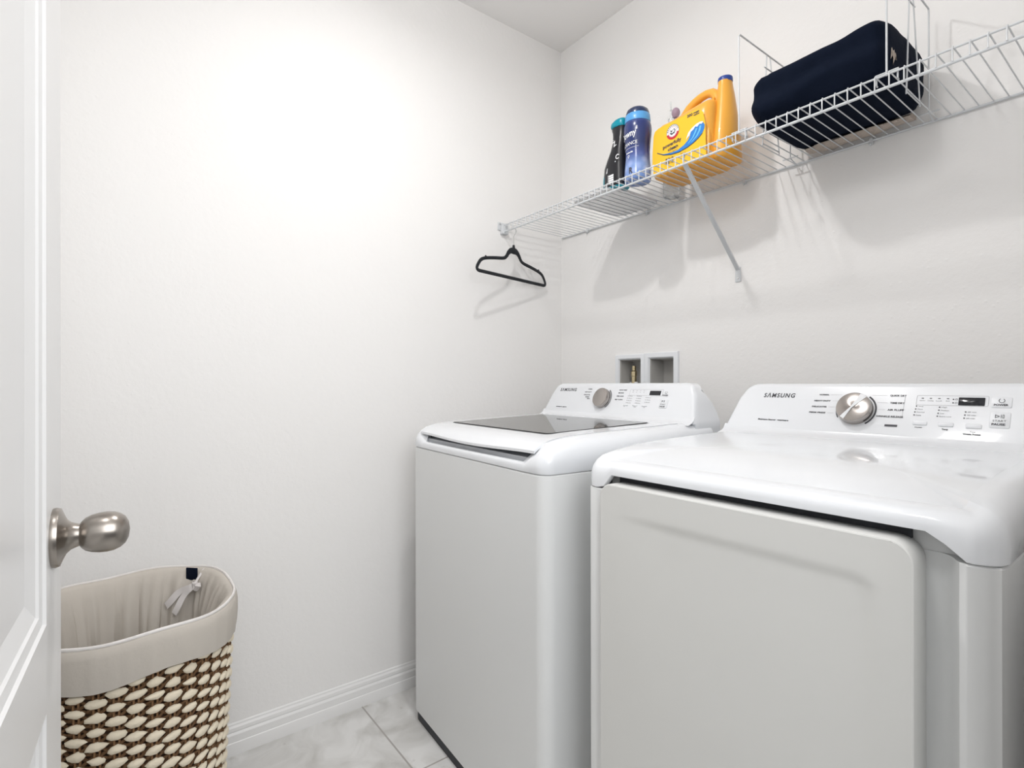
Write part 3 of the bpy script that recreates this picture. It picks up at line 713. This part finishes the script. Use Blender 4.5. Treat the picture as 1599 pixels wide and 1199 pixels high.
# ---------------------------------------------------------------- yellow detergent jug
def jug():
    t = thing('detergent_jug', 'large yellow-orange laundry detergent jug with blue cap and wave label, on the wire shelf', 'jug', (.70, -.175, SH+.0035))
    # body rings in z, top rises gently toward the handle side
    Wd, Dp = .226, .150; rings = []
    for ins, z in ((.010, 0), (.003, .004), (0, .012), (0, .06), (.001, .11), (.002, .145), (.006, .160), (.014, .170), (.028, .177), (.045, .181)):
        pts = rrect(.006+ins, Wd-ins*.4, -Dp/2+ins, Dp/2-ins, max(.030-ins*.4, .01), 7, 10)
        rings.append([(x+(.006*(z/.17) if x < .1 else 0), y*(1-.08*max(0, (x-.18)/.08)), z + (z/.18)**3*(.018*sm((x-.05)/.17))) for x, y in pts])
    g = G(); g.loft(rings); g.make('body', M_jug, t, 50)
    # spout column with its own bulge at the right
    g = G(); cx = .236; rings = []
    for r, z in ((.034, .0015), (.040, .007), (.041, .03), (.040, .08), (.037, .13), (.033, .175), (.029, .205), (.0250, .230), (.0232, .242), (.0232, .248)):
        rings.append([(cx+.004-(z*.030)+r*(.86)*math.cos(k*2*PI/28), (r*1.05 if z > .18 else r*(1.05+.45*(1-z/.18)))*math.sin(k*2*PI/28), z) for k in range(28)])
    g.loft(rings); g.make('spout_column', M_jug, t, 60)
    # vertical rib between label panel and column
    g = G(); g.tube([(.212, -.060, .01), (.214, -.062, .06), (.2105, -.056, .12), (.207, -.042, .17), (.206, -.02, .205)], [.007, .008, .007, .006, .004], 10); g.make('grip_rib', M_jug, t)
    # handle arch
    g = G(); pts = [(.080, 0, .175), (.090, 0, .200), (.106, 0, .217), (.128, 0, .230), (.150, 0, .237), (.170, 0, .239), (.188, 0, .235), (.202, 0, .222), (.210, 0, .205), (.214, 0, .18)]
    g.tube(pts, [.017, .0155, .0145, .0135, .013, .013, .014, .016, .018, .018], 14, flat=1.0); g.make('handle', M_jug, t)
    c = G().lathe([(0, .246), (.0215, .246), (.0220, .250), (.0220, .258), (.021, .2610), (.018, .2625), (0, .262)], 32, Matrix.Translation((cx-.0035, 0, 0))).make('cap', M_blue, t)
    # printed label
    lx = -.70; lz = -(SH+.0035)
    def X(x): return x+lx
    def Z(z): return z+lz
    fr = Face((0, -.0755, 0), (1, 0, 0), (0, 0, 1), .0006)
    g = G()
    lab = [(.716, 1.832), (.915, 1.832), (.912, 1.93), (.905, 1.966), (.892, 1.980), (.87, 1.983), (.80, 1.980), (.74, 1.978), (.726, 1.972), (.7205, 1.958), (.716, 1.90)]
    fr.poly(g, [(X(a), Z(b)) for a, b in lab]); pan = g.make('label', M_label, t, smooth=False)
    tl = .09
    g = G(); fr.text(g, 'powerfully', X(.7925), Z(1.9115), .0115, width=.070, align='C', rot=tl, l=.0008, bold=.0005)
    fr.text(g, 'clean', X(.796), Z(1.8965), .0105, width=.038, align='C', rot=tl, l=.0008, bold=.0005)
    fr.text(g, 'stain fighter', X(.796), Z(1.8850), .004, width=.036, align='C', rot=tl, l=.0008)
    fr.text(g, '200', X(.8585), Z(1.9745), .0085, width=.020, align='C', rot=.03, l=.0008, bold=.0004)
    fr.text(g, 'mega', X(.8815), Z(1.9765), .0052, width=.021, align='C', rot=.03, l=.0008, bold=.0003); fr.text(g, 'value', X(.8815), Z(1.9695), .0052, width=.021, align='C', rot=.03, l=.0008, bold=.0003)
    for k, (a, b) in enumerate(((0, .004), (.0055, .007), (.009, .0125), (.014, .015), (.017, .0175), (.0205, .022), (.0245, .0285))): fr.rect(g, X(.769)+a, X(.769)+b, Z(1.8485), Z(1.8685), l=.0008)
    fr.text(g, '5.2 L', X(.825), Z(1.866), .004, width=.02, l=.0008)
    g.make('label_lettering', M_print, pan, smooth=False)
    rx, rz = X(.796), Z(1.9465)
    g = G(); fr.disc(g, rx, rz, .0235, n=36, l=.0006); g.make('emblem_disc', M_white, pan, smooth=False)
    g = G(); fr.ring(g, rx, rz, .0165, .0235, -2.9, -.2, 24, l=.0009); fr.ring(g, rx, rz, .0150, .0158, 0, 2*PI, 30, l=.0009); g.make('emblem_band', M_red, pan, smooth=False)
    g = G(); fr.ring(g, rx, rz, .0226, .0236, -.2, 3.4, 24, l=.0009)
    for k in range(10):  # short strokes of the ring writing
        a = .25+k*.29; fr.strip(g, [(rx+.0178*math.cos(a), rz+.0178*math.sin(a)), (rx+.0216*math.cos(a), rz+.0216*math.sin(a))], [(rx+.0178*math.cos(a+.12), rz+.0178*math.sin(a+.12)), (rx+.0216*math.cos(a+.12), rz+.0216*math.sin(a+.12))], l=.0009)
    # bent arm holding a hammer
    for A, B in (([(rx-.011, rz-.003), (rx-.004, rz-.009), (rx+.004, rz-.006)], [(rx-.008, rz+.001), (rx-.003, rz-.004), (rx+.004, rz-.001)]),
                 ([(rx+.002, rz-.006), (rx+.007, rz+.002), (rx+.005, rz+.007)], [(rx+.006, rz-.007), (rx+.0105, rz+.002), (rx+.008, rz+.008)]),
                 ([(rx-.006, rz+.002), (rx+.006, rz+.010)], [(rx-.005, rz+.0008), (rx+.007, rz+.0088)]),
                 ([(rx-.010, rz+.0055), (rx-.005, rz-.001)], [(rx-.0065, rz+.0075), (rx-.0015, rz+.001)])): fr.strip(g, A, B, l=.0009)
    g.make('emblem_figure', M_print, pan, smooth=False)
    # wave: long tail, curling crest
    lo = [(.735, 1.8985), (.760, 1.8840), (.790, 1.8755), (.820, 1.8735), (.850, 1.8780), (.872, 1.8850), (.890, 1.8940), (.902, 1.9030), (.909, 1.9150), (.910, 1.9260), (.9055, 1.9340)]
    up = [(.735, 1.8988), (.760, 1.8868), (.790, 1.8815), (.815, 1.8820), (.838, 1.8900), (.853, 1.9010), (.859, 1.9110), (.862, 1.9200), (.868, 1.9280), (.880, 1.9350), (.893, 1.9385)]
    g = G(); fr.strip(g, [(X(a), Z(b)) for a, b in lo], [(X(a), Z(b)) for a, b in up], l=.0007); g.make('wave_body', M_wave1, pan, smooth=False)
    g = G(); fr.strip(g, [(X(a), Z(b)-.0012) for a, b in lo[:8]], [(X(a), Z(b)+.0016) for a, b in lo[:8]], l=.0009); g.make('wave_edge', M_wavedk, pan, smooth=False)
    g = G()
    fr.poly(g, [(X(a), Z(b)) for a, b in ((.862, 1.920), (.855, 1.918), (.848, 1.911), (.8455, 1.903), (.8515, 1.909), (.857, 1.911))], l=.0010)
    fr.poly(g, [(X(a), Z(b)) for a, b in ((.848, 1.911), (.853, 1.922), (.866, 1.932), (.882, 1.939), (.896, 1.9405), (.9065, 1.9375), (.900, 1.932), (.893, 1.935), (.885, 1.929), (.878, 1.932), (.871, 1.925), (.862, 1.921))], l=.0012)
    g.make('wave_foam', M_white, pan, smooth=False)
    g = G()
    fr.strip(g, [(X(a), Z(b)) for a, b in ((.862, 1.888), (.880, 1.902), (.889, 1.915), (.893, 1.929))], [(X(a), Z(b)) for a, b in ((.866, 1.889), (.886, 1.901), (.896, 1.915), (.899, 1.928))], l=.0010)
    fr.strip(g, [(X(a), Z(b)) for a, b in ((.852, 1.889), (.867, 1.902), (.875, 1.915), (.880, 1.926))], [(X(a), Z(b)) for a, b in ((.855, 1.889), (.872, 1.902), (.880, 1.914), (.886, 1.924))], l=.0010)
    g.make('wave_highlight', M_wave2, pan, smooth=False)
jug()

# small pump bottle behind the jug
t = thing('spray_bottle', 'tall clear pump bottle with mauve ball top, half hidden behind the yellow jug', 'bottle', (.645, -.050, SH+.003))
G().lathe([(0, 0), (.028, 0), (.030, .008), (.030, .20), (.024, .235), (.011, .255), (.011, .270), (0, .270)], 24).make('body', M_clear, t)
G().lathe([(0, .262), (.012, .262), (.012, .285), (.005, .29), (.005, .318), (0, .318)], 16).make('pump_neck', M_clear, t)
G().lathe([(0, .282), (.008, .284), (.0135, .294), (.0150, .303), (.0130, .311), (.007, .318), (0, .320)], 20, Matrix.Translation((.019, 0, 0))).make('ball_top', M_lilac, t)
G().tube([(0, 0, .315), (0, -.004, .348)], .0022, 8).make('nozzle', M_clear, t)

# ---------------------------------------------------------------- black bottle with teal cap
t = thing('cleaner_bottle', 'black flat squeeze bottle with teal slanted cap, left of the blue bottle on the shelf', 'bottle', (.579, -.262, SH+.0048))
def flat_bottle(levels, dy, mi=0):
    levels = [(a, min(b, .038), z, d) for a, b, z, d in levels]
    g = G(); rings = []
    for x0, x1, z, d in levels:
        cx = (x0+x1)/2; hx = (x1-x0)/2; ring = []
        for k in range(32):
            a = k*2*PI/32; c, s = math.cos(a), math.sin(a); rr = (abs(c)**2.6+abs(s)**2.6)**(-1/2.6); ring.append((cx+hx*c*rr, dy*d*s*rr, z))
        rings.append(ring)
    g.loft(rings); return g
lv = [(-.055, .055, 0, .9), (-.0605, .0605, .006, 1), (-.0600, .0600, .040, 1), (-.052, .056, .075, 1), (-.036, .050, .105, .97), (-.022, .044, .130, .9), (-.0145, .040, .155, .8), (-.0140, .038, .180, .72), (-.0165, .036, .195, .66), (-.022, .034, .207, .6), (-.021, .033, .212, .55)]
flat_bottle(lv, .033).make('body', M_teal, t, 60)
lv2 = [(a+(.0040 if z < .06 else -.0006), min(b, .038)+.0008, z, d*1.035) for a, b, z, d in lv[1:]]
flat_bottle(lv2, .0335).make('sleeve_label', M_black, t, 60)
lvc = [(-.0215, .034, .2122, .6), (-.026, .035, .2160, .66), (-.0275, .035, .222, .68), (-.025, .035, .230, .66), (-.012, .034, .2375, .55), (.003, .030, .2395, .4)]
flat_bottle(lvc, .0335).make('cap', M_teal, t, 60)
fr = Face((0, -.0352, 0), (1, 0, 0), (0, 0, 1), .0006)
g = G()
fr.text(g, 'Z', .012, .146, .018, width=.014, align='C', rot=.35, bold=.0004); fr.rect(g, -.002, .010, .158, .1595)
fr.ring(g, .026, .098, .0055, .0085, .6, 5.6, 20); fr.disc(g, .016, .084, .0022)
fr.poly(g, [(-.026, .052), (-.021, .055), (-.019, .070), (-.0205, .072)])
for k in range(4): fr.rect(g, -.014, .008, .014+k*.0078, .0205+k*.0078)
fr.rect(g, -.0175, -.0158, .020, .045)
g.make('label_lettering', M_white, t, smooth=False)

# ---------------------------------------------------------------- blue bead bottle
t = thing('scent_booster_bottle', 'rounded blue plastic bottle with bead print and dark dome cap, left of the yellow jug', 'bottle', (.6635, -.2625, SH+.0035))
prof = [(0, 0), (.040, 0), (.0440, .004), (.0440, .02), (.0425, .05), (.0405, .075), (.0405, .10), (.0425, .13), (.0455, .155), (.0465, .172), (.0455, .185), (.0425, .196), (.041, .200), (0, .200)]
G().lathe(prof, 40).make('body', M_bottleprint, t, 60)
G().lathe([(0, .198), (.0425, .198), (.0428, .202), (.0415, .222), (.040, .224), (0, .224)], 40).make('collar', M_collar, t)
G().lathe([(0, .222), (.0395, .222), (.0392, .230), (.036, .2400), (.027, .2470), (.012, .2505), (0, .251)], 40).make('cap', M_navycap, t)
def rad(z):
    for (r0, z0), (r1, z1) in zip(prof[1:-1], prof[2:]):
        if z0 <= z <= z1 and z1 > z0: return r0+(r1-r0)*(z-z0)/(z1-z0)
    return .044
g = G()
def wrap(s, ang, z, h, width, rot=0.0, bold=.0003):
    vs, fs, wd = text_geo(s, h, bold); k = width/wd; out = []
    for v_ in vs:
        a = ang+(v_.x*k-width/2)/.043; zz = z+v_.y-h/2+rot*(v_.x*k-width/2); r = rad(min(max(zz, .001), .19))+.0008
        out.append((r*math.sin(a), -r*math.cos(a), zz))
    g.add(out, fs)
wrap('Downy', -.15, .152, .021, .062, .10, .0006)
wrap('RADIANCE', -.18, .120, .011, .072, .05, .0001)
wrap('_________', -.10, .108, .004, .075, .05)
wrap('beads', -.05, .092, .005, .03, .04)
wrap('\u2661', -.12, .078, .010, .009, 0)
wrap('i', .62, .168, .012, .004, 0)
g.make('lettering', M_white, t, smooth=False)
g = G(); wrap('R', .15, .030, .020, .014, 0, .001); g.make('dark_emblem', M_print, t, smooth=False)

# ---------------------------------------------------------------- flat frosted tray behind the bottles
g = G(); pts = rrect(0, .215, -.140, .140, .05, 8, 2); pin = rrect(.004, .211, -.136, .136, .046, 8, 2)
g.loft([[(x, y, 0) for x, y in pts], [(x, y, .007) for x, y in pts], [(x, y, .007) for x, y in pin], [(x, y, .003) for x, y in pin]], caps=False)
g.add([(x, y, 0) for x, y in pts], [tuple(range(len(pts)))]); g.add([(x, y, .003) for x, y in pin], [tuple(range(len(pin)))])
tr = g.make('plastic_tray', M_frost, None, 40); tr.location = (.372, -.165, SH+.0016)
tag(tr, 'shallow frosted plastic tray lying flat on the wire shelf left of the black bottle', 'tray')

# ---------------------------------------------------------------- hanger
hg = thing('clothes_hanger', 'slim black velvet clothes hanger hooked on the left end of the shelf', 'hanger', (.074, -.338, 1.715), math.atan2(.435, -.098))
def smooth_path(pts, n=6):
    out = []; P_ = [Vector(p) for p in pts]; m_ = len(P_)
    for i in range(m_):
        a, b, c, d = P_[(i-1) % m_], P_[i], P_[(i+1) % m_], P_[(i+2) % m_]
        for k in range(n):
            t_ = k/n; out.append(.5*((2*b)+(-a+c)*t_+(2*a-5*b+4*c-d)*t_*t_+(-a+3*b-3*c+d)*t_**3))
    return out
# local x along the hanger, z up; the neck arch is broad and flat
half = .222
path = [(0, 0, -.020), (.018, 0, -.0225), (.034, 0, -.034), (.047, 0, -.051), (.066, 0, -.0615), (.120, 0, -.070), (.172, 0, -.080), (.200, 0, -.092), (.218, 0, -.115), (.2215, 0, -.128), (.212, 0, -.1345), (.19, 0, -.135), (.10, 0, -.135), (0, 0, -.135)]
full = path+[(-x, y, z) for x, y, z in reversed(path[1:-1])]
sp_ = smooth_path(full, 5); rad_ = []
for p in sp_:
    neck = math.exp(-((p.x)/.030)**2) if p.z > -.07 else 0
    rad_.append(.0036+.0036*neck)
g = G(); g.tube(sp_, rad_, 10, closed=True, flat=1.95)
for s_ in (1, -1): g.tube([(s_*.165, 0, -.077), (s_*.172, 0, -.071), (s_*.178, 0, -.079)], .003, 6)
g.make('hanger_frame', M_hanger, hg, 60)
g = G(); g.tube([(0, 0, -.012), (0, 0, .004)], [.0065, .0045], 10); g.make('neck_collar', M_hanger, hg)
hk = [(0, 0, 0), (0, 0, .030)]+[(.0-.0+.018*math.sin(a), 0, .052-.020*math.cos(a)) for a in [k*PI*1.35/12 for k in range(13)]]
hk = [(0, 0, 0), (0, 0, .034), (.006, 0, .046), (.015, 0, .056), (.017, 0, .068), (.010, 0, .078), (0, 0, .0815), (-.010, 0, .078), (-.016, 0, .069), (-.016, 0, .060)]
g = G(); g.tube(hk, .0017, 8); g.make('hook', M_steel, hg)

# ---------------------------------------------------------------- laundry hamper
HZ = .65
ham = thing('laundry_hamper', 'tall woven seagrass laundry hamper with grey cloth liner, in the corner behind the door', 'hamper', (.357, -1.652, 0), math.radians(0))
def hr(a, z, off=0):
    """wall radius of the hamper, slightly squarish oval, tapering to the foot"""
    k = .84+.16*(z/HZ); rx, ry = .222, .200
    c, s = math.cos(a), math.sin(a); p = 2.25; rr = (abs(c)**p+abs(s)**p)**(-1/p)
    return Vector(((rx*k+off)*c*rr, (ry*k+off)*s*rr, z))
g = G(); NA = 96
g.loft([[hr(2*PI*i/NA, z, o) for i in range(NA)] for z, o in ((.004, -.012), (.004, -.007), (.05, -.006), (HZ-.05, -.006), (HZ-.04, -.007), (HZ-.05, -.010), (.012, -.013))])
g.make('basket_wall', M_inner, ham, 60)
ROW = .0275; nrow = int((HZ-.03)/ROW); NC = 40
rnd = random.Random(3)
# pale flat knots
puff = G(); cords = G(); ropes = G()
for c_ in range(NC):
    a0 = 2*PI*c_/NC
    for r_i in range(nrow):
        z = .018+ROW*(r_i+(.5 if c_ % 2 else 0))
        if z > HZ-.06: continue
        p0 = hr(a0, z, .003); tx = (hr(a0+.01, z)-hr(a0-.01, z)).normalized(); n_ = Vector((tx.y, -tx.x, 0)); up = Vector((0, 0, 1))
        tilt = .06+rnd.uniform(-.12, .15); L_ = .0170*rnd.uniform(.88, 1.1); H_ = .0082*rnd.uniform(.85, 1.12)
        ax_ = tx*math.cos(tilt*.5)+up*math.sin(tilt*.5); ay_ = -tx*math.sin(tilt*.5)+up*math.cos(tilt*.5)
        vs = []; fs = []; nu = 9; nv = 4
        for j in range(nv+1):
            ph = j/nv*PI/2
            for i in range(nu):
                th = 2*PI*i/nu; jag = 1+.30*noise.noise(Vector((c_*3.1, r_i*2.7, i*1.3)))
                ex = abs(math.cos(th)); vs.append(p0+ax_*(L_*math.cos(th)*math.cos(ph)*jag)+ay_*(H_*math.sin(th)*math.cos(ph)*jag*(1.15-.25*ex))+n_*(.0065*math.sin(ph)))
        for j in range(nv):
            for i in range(nu): fs.append((j*nu+i, j*nu+(i+1) % nu, (j+1)*nu+(i+1) % nu, (j+1)*nu+i))
        puff.add(vs, fs)
    for dx in (-.0042, .0042):
        cords.tube([hr(a0+dx/.2, z, .0015) for z in [.01+k*.06 for k in range(10)]]+[hr(a0+dx/.2, HZ-.04, .0015)], .0020, 5)
for r_i in range(nrow*2):
    z = .018+ROW*.5*r_i
    if z > HZ-.035: continue
    ph = PI*(r_i % 2)
    for q in (0, 1):
        n_p = NC*4
        ropes.tube([hr(2*PI*k/n_p, z+.0058*math.cos(k*PI/4+ph+q*PI)+.0012*noise.noise(Vector((k*.7, r_i, q))), -.001+.0030*math.sin(k*PI/2+q*PI)) for k in range(n_p)], .0031, 5, closed=True)
ropes.make('woven_strand', M_seagrass, ham, 60); cords.make('warp_cord', M_cord, ham, 60); puff.make('pale_knot', M_straw, ham, 60)
# liner: inside cloth with gathers, rolled over the rim, band outside
rings = []; NL = 180
def lin(a, z, off, amp, fr_=1.0, seed=0):
    g_ = amp*(noise.noise(Vector((math.cos(a)*9*fr_, math.sin(a)*9*fr_, z*1.2+seed)))+.5*noise.noise(Vector((math.cos(a)*22*fr_, math.sin(a)*22*fr_, z*1.5+seed))))
    return hr(a, z, off+g_)
zt_ = lambda a: HZ+.0035*math.sin(3*a+1)+.002*math.sin(7*a)
spec = [(-.078, .0105, .0020), (-.080, .0125, .0022), (-.070, .0130, .0028), (-.045, .0135, .0032), (-.020, .0125, .0025), (-.004, .0100, .0012), (.002, .0040, .0006), (.0005, -.0040, .0008), (-.006, -.012, .002), (-.03, -.022, .009), (-.08, -.032, .020), (-.15, -.038, .022), (-.28, -.044, .022), (-.45, -.05, .016), (-.60, -.06, .012), (-.625, -.12, .005)]
for dz, off, amp in spec:
    rings.append([lin(2*PI*i/NL, zt_(2*PI*i/NL)+dz+(.004*math.sin(5*2*PI*i/NL) if dz < -.06 and off > 0 else 0), off, amp, seed=(0 if off > 0 else 4)) for i in range(NL)])
g = G(); g.loft(rings, caps=False); g.add(rings[-1], [tuple(range(NL))]); g.make('cloth_liner', M_liner, ham, 60)
g = G(); g.tube([lin(2*PI*i/NL, zt_(2*PI*i/NL)+.002, .0045, .0006) for i in range(NL)], .0034, 6, closed=True); g.make('rim_piping', mat('pale_piping', (.74, .71, .69), .8), ham, 60)
# ribbon bow hanging inside at the far right of the rim, dark tab behind it
ab = math.radians(127)
def rb(a, z, off): return hr(a, z, off)
kn_ = rb(ab, HZ-.030, -.030)
G().box(-.016, .016, -.002, .002, -.020, .012, .001, M=Matrix.Translation(rb(ab+.12, HZ-.004, -.018)) @ Matrix.Rotation(ab+.12-PI/2, 4, 'Z')).make('dark_tab', M_navy, ham)
g = G()
dirs = [((-.035, -.060, -.050), .0082), ((-.010, -.045, -.066), .0075)]
for (dx, dy, dz), wd in dirs:
    d_ = Vector((dx, dy, dz)); s_ = d_.cross(Vector((.6, -.6, .2))).normalized()
    row = []
    for k in range(10):
        u = k/9; p = kn_+d_*u+Vector((0, 0, .010*math.sin(u*PI)))+Vector((.003*math.sin(u*9), 0, 0)); tw = s_*(wd*(1-.15*math.sin(u*6)))
        nrm = d_.cross(s_).normalized()*.0008; row.append([p-tw-nrm, p+tw-nrm, p+tw+nrm, p-tw+nrm])
    g.loft(row)
g.make('ribbon_tail', M_ribbon, ham, 40)
g = G()
for sgn in (-1, 1):
    g.tube([kn_, kn_+Vector((sgn*.012, .006, .006)), kn_+Vector((sgn*.021, .004, .002)), kn_+Vector((sgn*.017, 0, -.008)), kn_], [.004, .006, .0075, .006, .004], 8, flat=.4)
g.tube([kn_+Vector((0, 0, -.007)), kn_+Vector((.001, 0, .007))], .0065, 8)
g.tube([kn_+Vector((0, .0, .005)), rb(ab, HZ+.003, -.004), rb(ab, HZ-.004, .010)], .004, 6, flat=.5)
g.make('ribbon_bow', M_ribbon, ham, 60)
bpy.context.view_layer.update()
